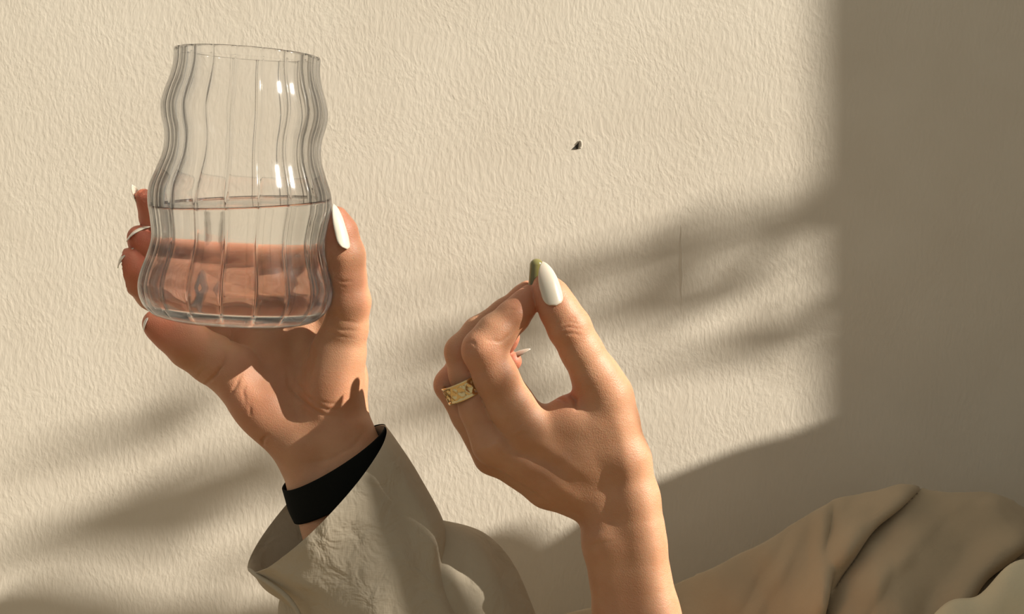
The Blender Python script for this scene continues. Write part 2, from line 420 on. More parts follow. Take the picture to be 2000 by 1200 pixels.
def nail(tip, base, normal, width, parent, over=0.0, bend=0.10, curl=0.9, mat=None, label=None, lift=0.0, both=False):
    """almond nail from base to tip (hand units); normal = outward from the nail plate; under-side is bare"""
    tip = np.asarray(tip, float); base = np.asarray(base, float); ax = tip - base; Ln = np.linalg.norm(ax); ax /= Ln
    n = np.asarray(normal, float); n = n - ax * (n @ ax); n /= np.linalg.norm(n); sd_ = np.cross(ax, n)
    NS, NT = 22, 13; top = []; 
    R = width / curl
    for i in range(NS):
        s = i / (NS - 1)
        # outline: round cuticle, parallel sides, almond point
        wv = math.sqrt(max(0, 1 - (1 - min(s / 0.28, 1)) ** 2.0)) * (1 if s < 0.42 else (max(0.0, 1 - ((s - 0.42) / 0.58) ** 1.8)) ** 0.78)
        wv = max(wv, 0.02); 
        for j in range(NT):
            a = (j / (NT - 1) * 2 - 1) * wv; ang = a * curl * 0.95
            off = R * math.sin(ang); hgt = R * (math.cos(ang) - 1) * 1.0
            arch = bend * Ln * (4 * s * (1 - s)) * 0.55 + lift
            top.append(base + ax * (s * Ln) + sd_ * off + n * (hgt + arch + 0.5))
    top = np.array(top); bot = top - n * 1.6
    V = np.concatenate([top, bot]); nq = NS * NT; Fc = []
    for i in range(NS - 1):
        for j in range(NT - 1):
            a = i * NT + j; Fc.append((a, a + NT, a + NT + 1, a + 1)); Fc.append((nq + a, nq + a + 1, nq + a + NT + 1, nq + a + NT))
    rim = [j for j in range(NT)] + [i * NT + NT - 1 for i in range(1, NS)] + [(NS - 1) * NT + j for j in range(NT - 2, -1, -1)] + [i * NT for i in range(NS - 2, 0, -1)]
    for a, b in zip(rim, rim[1:] + rim[:1]): Fc.append((a, b, nq + b, nq + a))
    o = mesh_obj('fingernail', TW(V), Fc, mat or M_POLISH, parent)
    o.data.materials.append(M_POLISH if both else M_NAILBACK)
    k = 0
    for p in o.data.polygons:
        if p.index < 2 * (NS - 1) * (NT - 1) and p.index % 2 == 1: p.material_index = 1
    if label: o['label'] = label
    return o

person = empty('person', PW(1150, 1500, 0))
tag(person, 'person seen only as two bare hands reaching up, one in a rolled linen sleeve', 'person')

def glass_hand():
    F = Field(PH(205, 1260, 0) - np.array([0, 330, 0]), PH(905, 335, 0) + np.array([0, 150, 0]), 3.0)
    P = F.new()      # palm + forearm
    # forearm and wrist: two bones side by side
    chain(F, P, [(880, 1290, -45, 86), (760, 1080, -60, 84), (698, 930, -75, 73), (670, 862, -85, 68)], 20)
    chain(F, P, [(800, 1290, -60, 86), (690, 1110, -70, 82), (628, 962, -80, 60), (592, 878, -85, 56)], 20)
    # palm slab: metacarpals
    chain(F, P, [(600, 880, -95, 58), (520, 790, -110, 56), (462, 725, -105, 50)], 20)
    chain(F, P, [(630, 870, -105, 58), (570, 770, -130, 56), (530, 680, -150, 48)], 20)
    chain(F, P, [(655, 860, -105, 58), (625, 750, -140, 54), (595, 640, -175, 48)], 20)
    chain(F, P, [(670, 840, -105, 54), (665, 740, -140, 52), (650, 600, -180, 48)], 20)
    # hypothenar (little-finger side heel) and thenar (thumb ball)
    ell(F, P, PH(508, 800, -80), frame(PH(590, 900, 0) - PH(440, 730, 0), (0.2, 1, 0.2)), (105, 42, 50), 26)
    ell(F, P, PH(645, 745, -78), frame(PH(640, 840, 0) - PH(665, 610, 0), (0.1, 1, 0)), (120, 60, 54), 26)
    ell(F, P, PH(610, 862, -65), frame(PH(560, 850, 0) - PH(680, 850, 0), (0, 1, 0)), (72, 36, 44), 24)
    # palm hollow
    ell(F, P, PH(540, 700, -30), frame((1, 0, 0.4), (0, 1, 0)), (70, 42, 60), 24, sub=True)
    # fingers
    fing = []
    def fg(pts, k=10):
        A = F.new(); chain(F, A, pts, k); fing.append(A)
    fg([(648, 600, -185, 50), (565, 548, -250, 44), (480, 520, -265, 41), (400, 500, -250, 37), (338, 468, -205, 34), (300, 425, -160, 28), (281, 386, -128, 18)])
    fg([(592, 650, -180, 50), (500, 590, -262, 45), (420, 560, -272, 42), (345, 522, -235, 37), (305, 494, -190, 33), (280, 474, -160, 29), (272, 464, -145, 25)])
    fg([(528, 690, -150, 48), (440, 640, -235, 44), (370, 610, -250, 41), (300, 572, -215, 37), (272, 545, -175, 34), (258, 520, -150, 30), (253, 508, -138, 25)])
    fg([(465, 735, -105, 50), (415, 702, -105, 49), (372, 676, -95, 45), (335, 650, -82, 37), (312, 636, -72, 29), (303, 631, -66, 24)], 14)
    ell(F, fing[-1], PH(362, 662, -72), frame(PH(310, 628, 0) - PH(400, 700, 0), (0, 1, 0)), (52, 30, 40), 14)
    # thumb
    fg([(655, 790, -95, 50), (668, 690, -75, 46), (676, 640, -60, 42), (682, 590, -45, 41), (676, 540, -34, 38), (672, 500, -26, 40), (664, 455, -20, 33), (658, 425, -16, 22)], 14)
    allf = fing[0]
    for a in fing[1:]: allf = np.minimum(allf, a)
    A = smin(P, allf, 22)
    glass_push(F, A)
    creases = [
        ([(441, 690), (436, 712), (420, 732), (400, 754)], 3.2, 5.0),
        ([(470, 735), (460, 755), (448, 772)], 3.0, 2.6),
        ([(385, 738), (400, 722), (396, 700)], 3.0, 1.6),
        ([(378, 722), (390, 712)], 2.5, 1.2),
        ([(515, 872), (512, 862), (522, 850)], 3.5, 4.0),
        ([(560, 720), (566, 755), (590, 785), (625, 808), (650, 815)], 4.5, 4.0),
        ([(575, 740), (600, 776), (640, 800)], 3.0, 2.0),
        ([(612, 790), (640, 800), (665, 803)], 3.0, 2.2), ([(610, 778), (640, 788), (668, 790)], 2.6, 1.6),
        ([(640, 630), (670, 645), (700, 648)], 2.6, 1.8), ([(636, 645), (660, 656), (690, 662)], 2.4, 1.3), ([(645, 612), (675, 628), (704, 632)], 2.4, 1.3),
        ([(450, 640), (452, 665), (446, 690)], 3.0, 1.8), ([(480, 790), (474, 765), (482, 750)], 3.0, 1.6), ([(492, 815), (487, 790)], 2.6, 1.5),
        ([(655, 545), (672, 552), (690, 548)], 2.6, 1.6), ([(658, 556), (676, 562)], 2.2, 1.0),
        ([(590, 905), (640, 900), (690, 872), (715, 840)], 5, 1.6),
    ]
    bumps = [([(640, 900), (625, 950)], 9, 2.5), ([(600, 640), (595, 700)], 14, 3)]
    flush = [((282, 388, -130), 75, .85), ((272, 462, -145), 80, .85), ((253, 508, -138), 85, .8), ((310, 635, -70), 70, .7),
             ((655, 440, -16), 60, .5), ((690, 560, -30), 60, .25), ((640, 770, -60), 60, .18), ((480, 800, -60), 90, .22), ((450, 480, -240), 150, .35)]
    o = finish_hand(F, A, creases, bumps, flush)
    o['label'] = 'arm raised in the linen sleeve, palm towards the camera, fingers curled round the tumbler'
    # nails
    nail(PH(651, 398, 2), PH(678, 487, 24), np.array([0.80, 0.62, 0.10]), 21, o, curl=0.95, bend=.14)
    nail(PH(257, 361, -116), PH(274, 404, -142), np.array([-0.85, 0.05, 0.40]), 16, o, mat=M_POLISH, both=True)
    nail(PH(247, 472, -112), PH(294, 443, -150), np.array([-0.55, 0.12, 0.82]), 18, o, bend=.3)
    nail(PH(230, 524, -110), PH(263, 484, -150), np.array([-0.72, 0.12, 0.62]), 18, o, bend=.3)
    nail(PH(281, 645, -42), PH(297, 607, -72), np.array([-0.85, 0.15, 0.42]), 17, o, bend=.25)
    return o

D0 = 60.0
def pill_hand():
    PH0 = globals()['PH']
    def PH(u, v, d=0.0): return PH0(u, v, d + D0)
    def chain(F, A, pts, k=6): globals()['chain'](F, A, [(p[0], p[1], p[2] + D0, p[3] * (2800 - D0) / 2800) for p in pts], k)
    F = Field(PH(820, 1440, 0) - np.array([0, 260, 0]), PH(1390, 490, 0) + np.array([0, 120, 0]), 3.0)
    P = F.new()
    # forearm: two bones
    chain(F, P, [(1300, 1560, -20, 98), (1290, 1380, -20, 92), (1262, 1200, -14, 64), (1245, 1060, -10, 54), (1232, 980, -10, 50)], 18)
    chain(F, P, [(1250, 1560, -40, 98), (1240, 1380, -30, 90), (1220, 1200, -24, 60), (1195, 1060, -20, 56), (1180, 990, -20, 52)], 18)
    # metacarpals
    chain(F, P, [(1215, 960, -15, 50), (1120, 900, -5, 48), (1022, 830, 12, 40)], 16)
    chain(F, P, [(1190, 980, -20, 50), (1080, 930, -12, 46), (968, 868, 2, 38)], 16)
    chain(F, P, [(1180, 990, -35, 46), (1070, 950, -35, 42), (968, 890, -38, 36)], 16)
    chain(F, P, [(1190, 990, -55, 42), (1080, 950, -70, 40), (985, 900, -80, 33)], 16)
    # first web / thumb metacarpal
    chain(F, P, [(1240, 1020, -10, 54), (1234, 975, -8, 52), (1220, 900, 0, 50), (1198, 820, 5, 47), (1182, 770, 8, 46)], 16)
    ell(F, P, PH(1150, 850, 10), frame(PH(1200, 930, 0) - PH(1100, 800, 0), (0, 1, 0)), (88, 42, 56), 30)
    chain(F, P, [(1060, 832, 5, 36), (1110, 822, 5, 36), (1160, 815, 5, 38)], 24)
    fing = []
    def fg(pts, k=8):
        A = F.new(); chain(F, A, pts, k); fing.append(A)
    # index
    fg([(1030, 838, 8, 46), (1000, 795, 18, 45), (968, 735, 34, 42), (945, 684, 44, 41), (968, 652, 38, 37), (1003, 618, 28, 31), (1022, 596, 20, 26), (1034, 576, 12, 20)], 12)
    # middle
    fg([(962, 865, 0, 41), (935, 800, -8, 37), (912, 730, -14, 35), (903, 688, -16, 34), (935, 650, -26, 31), (985, 612, -32, 27), (1020, 580, -26, 22), (1030, 566, -22, 18)], 10)
    # ring finger
    fg([(960, 890, -45, 36), (915, 812, -52, 33), (881, 752, -60, 33), (905, 715, -82, 31), (955, 685, -98, 27), (985, 666, -90, 25), (994, 658, -82, 22)], 10)
    # little finger
    fg([(975, 900, -85, 32), (930, 830, -100, 29), (905, 775, -110, 28), (945, 740, -120, 25), (985, 712, -108, 23), (1000, 706, -98, 20)], 10)
    # thumb
    fg([(1186, 775, 10, 50), (1165, 738, 16, 46), (1135, 684, 24, 40), (1112, 640, 30, 41), (1092, 606, 30, 37), (1078, 580, 26, 33), (1066, 560, 20, 26)], 12)
    allf = fing[0]
    for a in fing[1:]: allf = np.minimum(allf, a)
    A = smin(P, allf, 18)
    creases = [
        ([(1097, 633), (1112, 628), (1132, 634)], 2.4, 1.9), ([(1096, 642), (1114, 639), (1136, 644)], 2.4, 2.0), ([(1100, 652), (1118, 652), (1137, 656)], 2.4, 1.5),
        ([(1102, 624), (1118, 621), (1128, 626)], 2.2, 1.0),
        ([(1112, 770), (1122, 782), (1128, 800)], 4.0, 7.0), ([(1085, 775), (1100, 782), (1112, 790)], 3.5, 3.0),
        ([(912, 672), (922, 668), (930, 676)], 2.5, 1.5), ([(908, 684), (920, 684), (930, 690)], 2.5, 1.2), ([(990, 610), (1000, 604), (1008, 606)], 2.4, 1.0),
        ([(1010, 628), (995, 655), (978, 668), (950, 664)], 3.0, 1.8), ([(875, 690), (882, 700)], 2.5, 1.2),
    ]
    bumps = [([(1010, 840), (1090, 890), (1150, 935)], 10, 2.2), ([(962, 868), (1060, 925), (1140, 985)], 10, 2.6),
             ([(958, 905), (1050, 960), (1100, 1000)], 8, 2.4),
             ([(1196, 800), (1216, 860), (1226, 930), (1232, 990)], 13, 1.6), ([(966, 862), (972, 870)], 16, 3.5), ([(1012, 838), (1018, 846)], 18, 2.0),
             ([(1168, 1040), (1175, 1060)], 20, 4)]
    flush = [((1055, 580, 20), 55, .5), ((1025, 590, 15), 50, .55), ((990, 665, -80), 60, .7), ((1000, 706, -98), 50, .75), ((940, 690, 40), 60, .25),
             ((1115, 780, 10), 34, .6), ((885, 740, -60), 50, .3), ((1115, 640, 40), 40, .2)]
    flush = [((p[0], p[1], p[2], D0), r_, a_) for p, r_, a_ in flush]
    o = finish_hand(F, A, creases, bumps, flush)
    o['label'] = 'bare forearm and hand seen from its back, pinching a softgel capsule'
    nail(PH(1060, 511, 42), PH(1086, 597, 75), np.array([0.16, 0.95, 0.12]), 24, o, curl=0.95, bend=.10)
    nail(PH(1040, 545, -24), PH(1004, 566, -24), np.array([-0.45, 0.15, 0.88]), 13, o)
    nail(PH(1044, 560, -8), PH(1012, 582, -2), np.array([-0.5, 0.2, 0.8]), 14, o)
    nail(PH(1036, 682, -84), PH(996, 694, -100), np.array([-0.22, 0.35, 0.9]), 14, o)
    return o
ga = glass_hand(); keep(ga, person)
pa = pill_hand(); keep(pa, person)

# ------------------------------------------------------------------ tumbler and water
NF = 18
def flute(th, amp):
    """rounded lobes meeting in sharp valleys"""
    c = np.abs(np.cos(th * NF / 2 + 0.35)); dv = np.abs((th + 0.7 / NF + math.pi / NF) % (2 * math.pi / NF) * 1.0); dv = np.minimum(dv, 2 * math.pi / NF - dv)
    g = np.exp(-(dv / math.radians(0.75)) ** 2)
    return -amp * (1 - c) ** 1.4 - 3.2 * g, np.exp(-(dv / math.radians(1.3)) ** 2)
def flute_angles():
    v0 = -0.7 / NF - math.pi / NF; st = 2 * math.pi / NF; offs = np.radians([0, .35, .7, 1.1, 1.6, 2.4, 3.6, 5.2, 7.2, 9.2]); offs = np.concatenate([offs, -offs[1:]])
    return np.sort(((v0 + st * np.arange(NF)[:, None] + offs[None, :]).ravel()) % (2 * math.pi))
def gl_pt(h, r, th): return G_BOT + G_AX * h + (G_X * math.cos(th) + G_Y * math.sin(th)) * r
def tumbler():
    ths = flute_angles(); NT = len(ths)
    hs = np.concatenate([np.linspace(0, 60, 16), np.linspace(64, 518, 96)])
    FA = 2.8; fo, fa = flute(ths, FA); fi = fo + 3.2 * np.exp(-(((ths + 0.7 / NF + math.pi / NF + math.pi / NF) % (2 * math.pi / NF) - math.pi / NF) / math.radians(0.75)) ** 2)
    rings = []; att = []
    def ring(h, r, fl, a, base=0.0):
        if np.isscalar(h): h = np.full(NT, h)
        rr = r + fl
        rings.append(G_BOT + G_AX * h[:, None] + np.cos(ths)[:, None] * G_X * rr[:, None] + np.sin(ths)[:, None] * G_Y * rr[:, None]); att.append(a + base)
    z0 = np.zeros(NT)
    for r in (2, 40, 80, 105): ring(3.0 - 3.0 * (r / 120) ** 2, r, z0, z0, 1.0)
    for h in hs:
        a = min(1.0, max(0.0, (h - 2) / 40)); e = 0.4 if h < 14 else 0.0
        ring(h, smooth_prof(h), fo * a, fa, e)
    ring(521.5, smooth_prof(519) - 1.0, fo, fa * 0 + 1); ring(522.5, smooth_prof(519) - 3.2, fo * .8, fa * 0 + 1); ring(521.5, smooth_prof(519) - 5.4, fi, fa * 0 + 1)
    for h in hs[::-1]:
        if h < 26: break
        a = min(1.0, (h - 20) / 40)
        ring(h, smooth_prof(h) - 6.2 - (0 if h > 70 else (70 - h) * 0.10), fi * a, fa)
    for r in (148, 120, 80, 40, 2): ring(20.0 - 0.0 * r + 5 * (r / 150) ** 4, r, z0, z0)
    V = np.concatenate(rings); A = np.concatenate(att); m = len(rings); Fc = []
    for i in range(m - 1):
        a = i * NT + np.arange(NT); b = i * NT + (np.arange(NT) + 1) % NT
        Fc.append(np.stack([a, b, b + NT, a + NT], 1))
    Fc = np.concatenate(Fc).tolist(); Fc.append(list(range(NT))[::-1]); Fc.append(list(range((m - 1) * NT, m * NT)))
    o = mesh_obj('tumbler', TW(V), [f[::-1] for f in Fc], M_GLASS)
    at = o.data.attributes.new('flute', 'FLOAT', 'POINT'); at.data.foreach_set('value', np.clip(A, 0, 1).astype(np.float32))
    return tag(o, 'clear fluted glass tumbler with a wavy hourglass outline, half full, held in the raised hand', 'glass')
def water():
    zw = 202.0; ths = flute_angles(); NT = len(ths); FA = 2.8; fo, _ = flute(ths, FA); fi = fo + 3.2 * np.exp(-(((ths + 0.7 / NF + math.pi / NF + math.pi / NF) % (2 * math.pi / NF) - math.pi / NF) / math.radians(0.75)) ** 2)
    rings = []
    for r in (2, 40, 80, 120, 146): rings.append(np.array([gl_pt(20.0 + 5 * (r / 150) ** 4 - 0.8, r, t) for t in ths]))
    NS = 60
    def er(t): return G_X * math.cos(t) + G_Y * math.sin(t)
    hm = np.array([(zw - G_BOT[2] + 172 * (-0.143 * er(t)[1] + 0.023 * er(t)[0] - er(t)[2])) / G_AX[2] for t in ths])
    ctr = G_BOT + G_AX * (zw - G_BOT[2]) / G_AX[2]
    def zp(p): return zw - 0.143 * (p[:, 1] - ctr[1]) + 0.023 * (p[:, 0] - ctr[0])
    for k in range(NS + 1):
        h = 27 + (hm - 27) * k / NS
        rr = smooth_prof(h) - 6.2 - np.where(h > 70, 0, (70 - h) * 0.10) + 0.8 + fi * np.minimum(1, (h - 20) / 40)
        if k == NS: edge = rr
        pts = np.array([gl_pt(h[i], rr[i], ths[i]) for i in range(NT)])
        if k >= NS: pts[:, 2] = zp(pts) + 3.5
        if k == NS - 1: pts[:, 2] = np.minimum(pts[:, 2], zp(pts))
        rings.append(pts)
    last = rings[-1]; c = last.mean(0)
    for s, dz in ((0.988, 1.3), (0.97, 0.3), (0.94, 0.0), (0.6, 0.0), (0.2, 0.0)):
        p = c + (last - c) * s; p[:, 2] = zp(p) + dz; rings.append(p)
    V = np.concatenate(rings); m = len(rings); Fc = []
    for i in range(m - 1):
        a = i * NT + np.arange(NT); b = i * NT + (np.arange(NT) + 1) % NT
        Fc.append(np.stack([a, b, b + NT, a + NT], 1))
    Fc = np.concatenate(Fc).tolist(); Fc.append(list(range(NT))[::-1]); Fc.append(list(range((m - 1) * NT, m * NT)))
    o = mesh_obj('water', TW(V), [f[::-1] for f in Fc], M_WATER)
    return tag(o, 'clear still water filling the lower half of the fluted tumbler', 'water')
tumbler(); water()

# ------------------------------------------------------------------ capsule
def capsule():
    a = PH(1048, 519, 10 + D0); b = PH(1045, 566, 6 + D0); r = 13.5; ax = (b - a); ln = np.linalg.norm(ax); ax /= ln
    fr = frame(ax, (0, 1, 0)); c = (a + b) / 2; NT = 40; rings = []
    for i in range(25):
        t = i / 24; ph = -math.pi / 2 + math.pi * t
        rings.append([c + ax * (np.sign(math.sin(ph)) * ln / 2 + r * math.sin(ph)) + (fr[1] * math.cos(th) + fr[2] * math.sin(th)) * max(r * math.cos(ph), 0.05) for th in np.linspace(0, 2 * math.pi, NT, endpoint=False)])
    V = np.array(rings).reshape(-1, 3); Fc = [(i * NT + j, i * NT + (j + 1) % NT, (i + 1) * NT + (j + 1) % NT, (i + 1) * NT + j) for i in range(24) for j in range(NT)]
    cw = TW(c); o = mesh_obj('softgel_capsule', TW(V) - cw, Fc, M_CAPS); o.location = cw
    return tag(o, 'glossy olive green softgel capsule pinched between thumb and index finger', 'pill')
capsule()

# ------------------------------------------------------------------ ring with pierced-relief pattern
def ring_band():
    c = PH(908, 757, -12 + D0); axis = PH(930, 795, -16) - PH(894, 719, -8); fr = frame(axis, (0, 1, 0))
    R, hw, th = 38.5, 17, 2.6; NT = 120; prof = [(-hw, R), (-hw, R + th + 1.4), (-hw + 3, R + th + 1.4), (-hw + 4.5, R + th - .4)]
    NB = 9; prof += [(-hw + 4.5 + (2 * hw - 9) * (k + 1) / (NB + 1), None) for k in range(NB)]
    prof += [(hw - 4.5, R + th - .4), (hw - 3, R + th + 1.4), (hw, R + th + 1.4), (hw, R)]
    V = []; n = len(prof)
    for i in range(NT):
        t = 2 * math.pi * i / NT
        for (x, r) in prof:
            if r is None:
                a = x / (hw - 4.5); ph = t * 8
                w1 = math.exp(-((a - math.sin(ph) * 0.85) / 0.28) ** 2); w2 = math.exp(-((a + math.sin(ph) * 0.85) / 0.28) ** 2)
                r = R + th - 1.2 + 2.6 * max(w1, w2)
            V.append(c + fr[0] * x + (fr[1] * math.cos(t) + fr[2] * math.sin(t)) * r)
    Fc = [(i * n + j, i * n + (j + 1) % n, ((i + 1) % NT) * n + (j + 1) % n, ((i + 1) % NT) * n + j) for i in range(NT) for j in range(n)]
    o = mesh_obj('ring', TW(np.array(V)), Fc, M_GOLD); o['label'] = 'wide gold ring with looping relief on the middle finger'
    return keep(o, person)
ring_band()

# ------------------------------------------------------------------ lofted cloth
def catmull(keys, n):
    """keys: list of arrays; resample to n rows"""
    K = np.array(keys, float); m = len(K); out = []
    for i in range(n):
        t = i / (n - 1) * (m - 1); k = min(int(t), m - 2); f = t - k
        p0, p1, p2, p3 = K[max(k - 1, 0)], K[k], K[k + 1], K[min(k + 2, m - 1)]
        out.append(0.5 * (2 * p1 + (p2 - p0) * f + (2 * p0 - 5 * p1 + 4 * p2 - p3) * f * f + (3 * p1 - p0 - 3 * p2 + p3) * f ** 3))
    return np.array(out)
def loft(name, loops, ns, nt, mat, disp=None, thick=2.2, parent=None):
    """loops: (center(u,v,d), A(u,v,d), B(u,v,d)); A in the picture plane, B towards the camera"""
    rows = catmull([np.concatenate([l[0], l[1], l[2]]) for l in loops], ns); ths = np.linspace(0, 2 * math.pi, nt, endpoint=False)
    outer = np.empty((ns, nt, 3))
    for i, r in enumerate(rows):
        s = i / (ns - 1)
        for j, t in enumerate(ths):
            f = 1.0 + (disp(s, t) if disp else 0.0)
            p = r[:3] + (r[3:6] * math.cos(t) + r[6:9] * math.sin(t)) * f
            outer[i, j] = PH(*p)
    gi = np.gradient(outer, axis=0); gj = (np.roll(outer, -1, 1) - np.roll(outer, 1, 1)) / 2
    n = np.cross(gj, gi); n /= np.linalg.norm(n, axis=2, keepdims=True) + 1e-9
    c = outer.mean(1, keepdims=True); sgn = np.sign(((outer - c) * n).sum(2, keepdims=True).mean()); inner = outer - n * sgn * thick
    V = np.concatenate([outer.reshape(-1, 3), inner.reshape(-1, 3)]); q = ns * nt; Fc = []
    for i in range(ns - 1):
        for j in range(nt):
            a = i * nt + j; b = i * nt + (j + 1) % nt
            Fc.append((a, b, b + nt, a + nt)); Fc.append((q + a, q + a + nt, q + b + nt, q + b))
    for j in range(nt):
        a, b = j, (j + 1) % nt; Fc.append((a, q + a, q + b, b))
        a += (ns - 1) * nt; b += (ns - 1) * nt; Fc.append((a, b, q + b, q + a))
    return mesh_obj(name, TW(V), Fc, mat, parent)
def G(x, c, w): return math.exp(-((x - c) / w) ** 2)
def angd(a, b): return (a - b + math.pi) % (2 * math.pi) - math.pi

# black elastic band round the wrist
def band():
    o = loft('wrist_band', [((652, 894, -72), (101, -63, 0), (10, 18, 90)), ((658, 916, -72), (101, -62, 0), (10, 18, 90)),
                            ((668, 936, -72), (105, -63, 0), (12, 20, 90)), ((678, 960, -72), (104, -62, 0), (12, 20, 90))], 14, 90, M_BLACK, thick=3)
    o['label'] = 'wide black elastic band round the wrist'
    return keep(o, person)
band()

def cuff_disp(s, t):
    d = 0.0
    d += 0.020 * math.sin(3 * t + 4 * s) * s + 0.012 * math.sin(7 * t - 5 * s + 1.0) * min(1, s * 3)
    d += 0.05 * G(angd(t, 0.5 + 0.35 * s), 0, 0.16) * min(1, s * 2) - 0.035 * G(angd(t, 0.95 - 0.2 * s), 0, 0.22) * min(1, s * 2)
    d += 0.05 * G(angd(t, 2.5 - 0.5 * s), 0, 0.14) * G(s, .35, .3)
    return d
sl_ = loft('sleeve', [((700, 1085, -70), (150, -72, 0), (10, 20, 90)), ((745, 1125, -75), (195, -82, 0), (10, 20, 105)),
                      ((790, 1190, -80), (222, -70, 0), (10, 20, 120)), ((850, 1280, -75), (205, -60, 0), (10, 10, 112)),
                      ((890, 1370, -60), (180, -60, 0), (10, 0, 105)), ((940, 1450, -50), (150, -70, 0), (0, 0, 100))], 70, 140, M_LINEN,
           lambda s, t: 0.05 * G(angd(t, 0.75 + 1.2 * s), 0, .13) * G(s, .3, .25) - 0.04 * G(angd(t, 1.1 + 0.9 * s), 0, .18) * G(s, .3, .3) + 0.02 * math.sin(4 * t + 9 * s) + 0.012 * math.sin(9 * t - 12 * s) + 0.06 * G(angd(t, 0.35 + s), 0, .2) * G(s, .25, .2))
sl_['label'] = 'loose pale linen sleeve'
keep(sl_, person)
cf = loft('cuff', [((620, 975, -55), (135, -141, 0), (22, 32, 128)), ((634, 992, -55), (139, -132, 0), (24, 30, 130)),
                   ((668, 1040, -55), (150, -112, 0), (20, 24, 128)), ((718, 1106, -50), (150, -84, 0), (16, 20, 130)),
                   ((742, 1180, -45), (140, -72, 0), (10, 14, 132)), ((790, 1290, -40), (150, -60, 0), (10, 10, 130))], 80, 160, M_LINEN, cuff_disp)
cf['label'] = 'turned-back linen cuff'
def tube(name, path, rad, mat, parent, n=8):
    P = catmull([np.array(p, float) for p in path], 60); W = np.array([PH(*p[:3]) for p in P]); V = []; m = len(W)
    for i in range(m):
        d = W[min(i + 1, m - 1)] - W[max(i - 1, 0)]; fr = frame(d, (0, 1, 0.1)); rr = rad * (0.4 + 0.6 * math.sin(math.pi * min(1, max(0, i / (m - 1)))) ** 0.4)
        for k in range(n):
            a = 2 * math.pi * k / n; V.append(W[i] + (fr[1] * math.cos(a) + fr[2] * math.sin(a)) * rr)
    Fc = [(i * n + k, i * n + (k + 1) % n, (i + 1) * n + (k + 1) % n, (i + 1) * n + k) for i in range(m - 1) for k in range(n)]
    Fc += [tuple(range(n)), tuple(range((m - 1) * n, m * n))[::-1]]
    return mesh_obj(name, TW(np.array(V)), Fc, mat, parent)
hm_ = tube('hem', [(486, 1112, -40), (504, 1127, -8), (530, 1143, 10), (556, 1163, 24), (578, 1190, 34), (600, 1235, 40)], 5.5, M_LINEN, sl_)
hm_['label'] = 'stitched hem along the open edge of the cuff'
cf.parent = sl_; cf.matrix_parent_inverse = Matrix.Identity(4)

# ------------------------------------------------------------------ bedding at the bottom right
def bedding():
    sil = [(1030, 1235), (1120, 1198), (1200, 1182), (1320, 1146), (1400, 1110), (1500, 1060), (1590, 1002), (1640, 976), (1700, 966), (1765, 946), (1800, 956), (1835, 966), (1930, 964), (1985, 985), (2060, 1030), (2200, 1060), (2500, 1100)]
    su = np.array([p[0] for p in sil], float); sv_ = np.array([p[1] for p in sil], float)
    nu, nv = 260, 130; V = []
    for j in range(nv):
        t = j / (nv - 1)          # 0 behind, climbs to the crest, then falls towards the camera
        for i in range(nu):
            u = 1030 + (2400 - 1030) * i / (nu - 1)
            cv = np.interp(u, su, sv_)
            cv = (np.interp(u - 12, su, sv_) + cv + np.interp(u + 12, su, sv_)) / 3
            a = (t - 0.22) / 0.78
            if t < 0.22:
                b = 1 - t / 0.22; d = -330 - 150 * b; v = cv + 420 * b ** 1.6 + 2
                dd = 0
            else:
                v = cv + 620 * a ** 1.25; d = -330 + (150 + 210 * min(1, max(0, (u - 1330) / 380)) ** 1.2) * (1 - (1 - min(a * 1.15, 1)) ** 2.2)
                # folds as ridges / valleys along lines in the (u, v) sheet
                def ln(u0, v0, u1, v1, wdt, bow=0.0):
                    L2 = (u1 - u0) ** 2 + (v1 - v0) ** 2; tt = ((u - u0) * (u1 - u0) + (v - v0) * (v1 - v0)) / L2
                    off = ((u - u0) * (v1 - v0) - (v - v0) * (u1 - u0)) / math.sqrt(L2) + bow * 4 * tt * (1 - tt)
                    return math.exp(-(off / wdt) ** 2) * (1 / (1 + math.exp(-(tt + .02) * 24))) * (1 / (1 + math.exp((tt - 1.1) * 10)))
                dd = 34 * ln(1770, 950, 1560, 1240, 22, 30) - 14 * ln(1805, 962, 1615, 1230, 16, 26)
                dd += 26 * ln(1990, 1040, 1830, 1230, 24, 14) - 22 * ln(2030, 1070, 1870, 1235, 16, 10)
                dd += 15 * ln(1606, 990, 1592, 1230, 9) - 9 * ln(1632, 990, 1612, 1230, 10)
                dd += 18 * ln(1930, 970, 1985, 1060, 30, 0) - 12 * ln(1830, 985, 1700, 1090, 34, 0)
                dd += 12 * ln(1760, 1080, 1640, 1220, 26, 12) + 8 * ln(1500, 1070, 1540, 1230, 24) + 7 * ln(1400, 1115, 1380, 1240, 30)
                dd += 5 * ln(1690, 985, 1600, 1120, 10) - 5 * ln(1712, 985, 1622, 1130, 9) + 7 * ln(1880, 980, 1760, 1090, 16, 10) + 6 * ln(1570, 1030, 1480, 1190, 14) - 5 * ln(1545, 1040, 1455, 1190, 12) + 5 * ln(1730, 1100, 1670, 1230, 12)
                dd += 5 * math.sin(u * 0.021 + v * 0.013) + 4 * math.sin(u * 0.043 - v * 0.03)
            V.append(PH(u, v, d) + np.array([0, dd * (1.7 if dd > 0 else 2.2), 0]))
    Fc = [(j * nu + i, j * nu + i + 1, (j + 1) * nu + i + 1, (j + 1) * nu + i) for j in range(nv - 1) for i in range(nu - 1)]
    o = mesh_obj('blanket', TW(np.array(V)), Fc, M_BLANKET)
    m = o.modifiers.new('thickness', 'SOLIDIFY'); m.thickness = 0.0016; m.offset = -1
    return tag(o, 'crumpled thin taupe blanket heaped in folds against the wall, bottom right', 'blanket')
bedding()
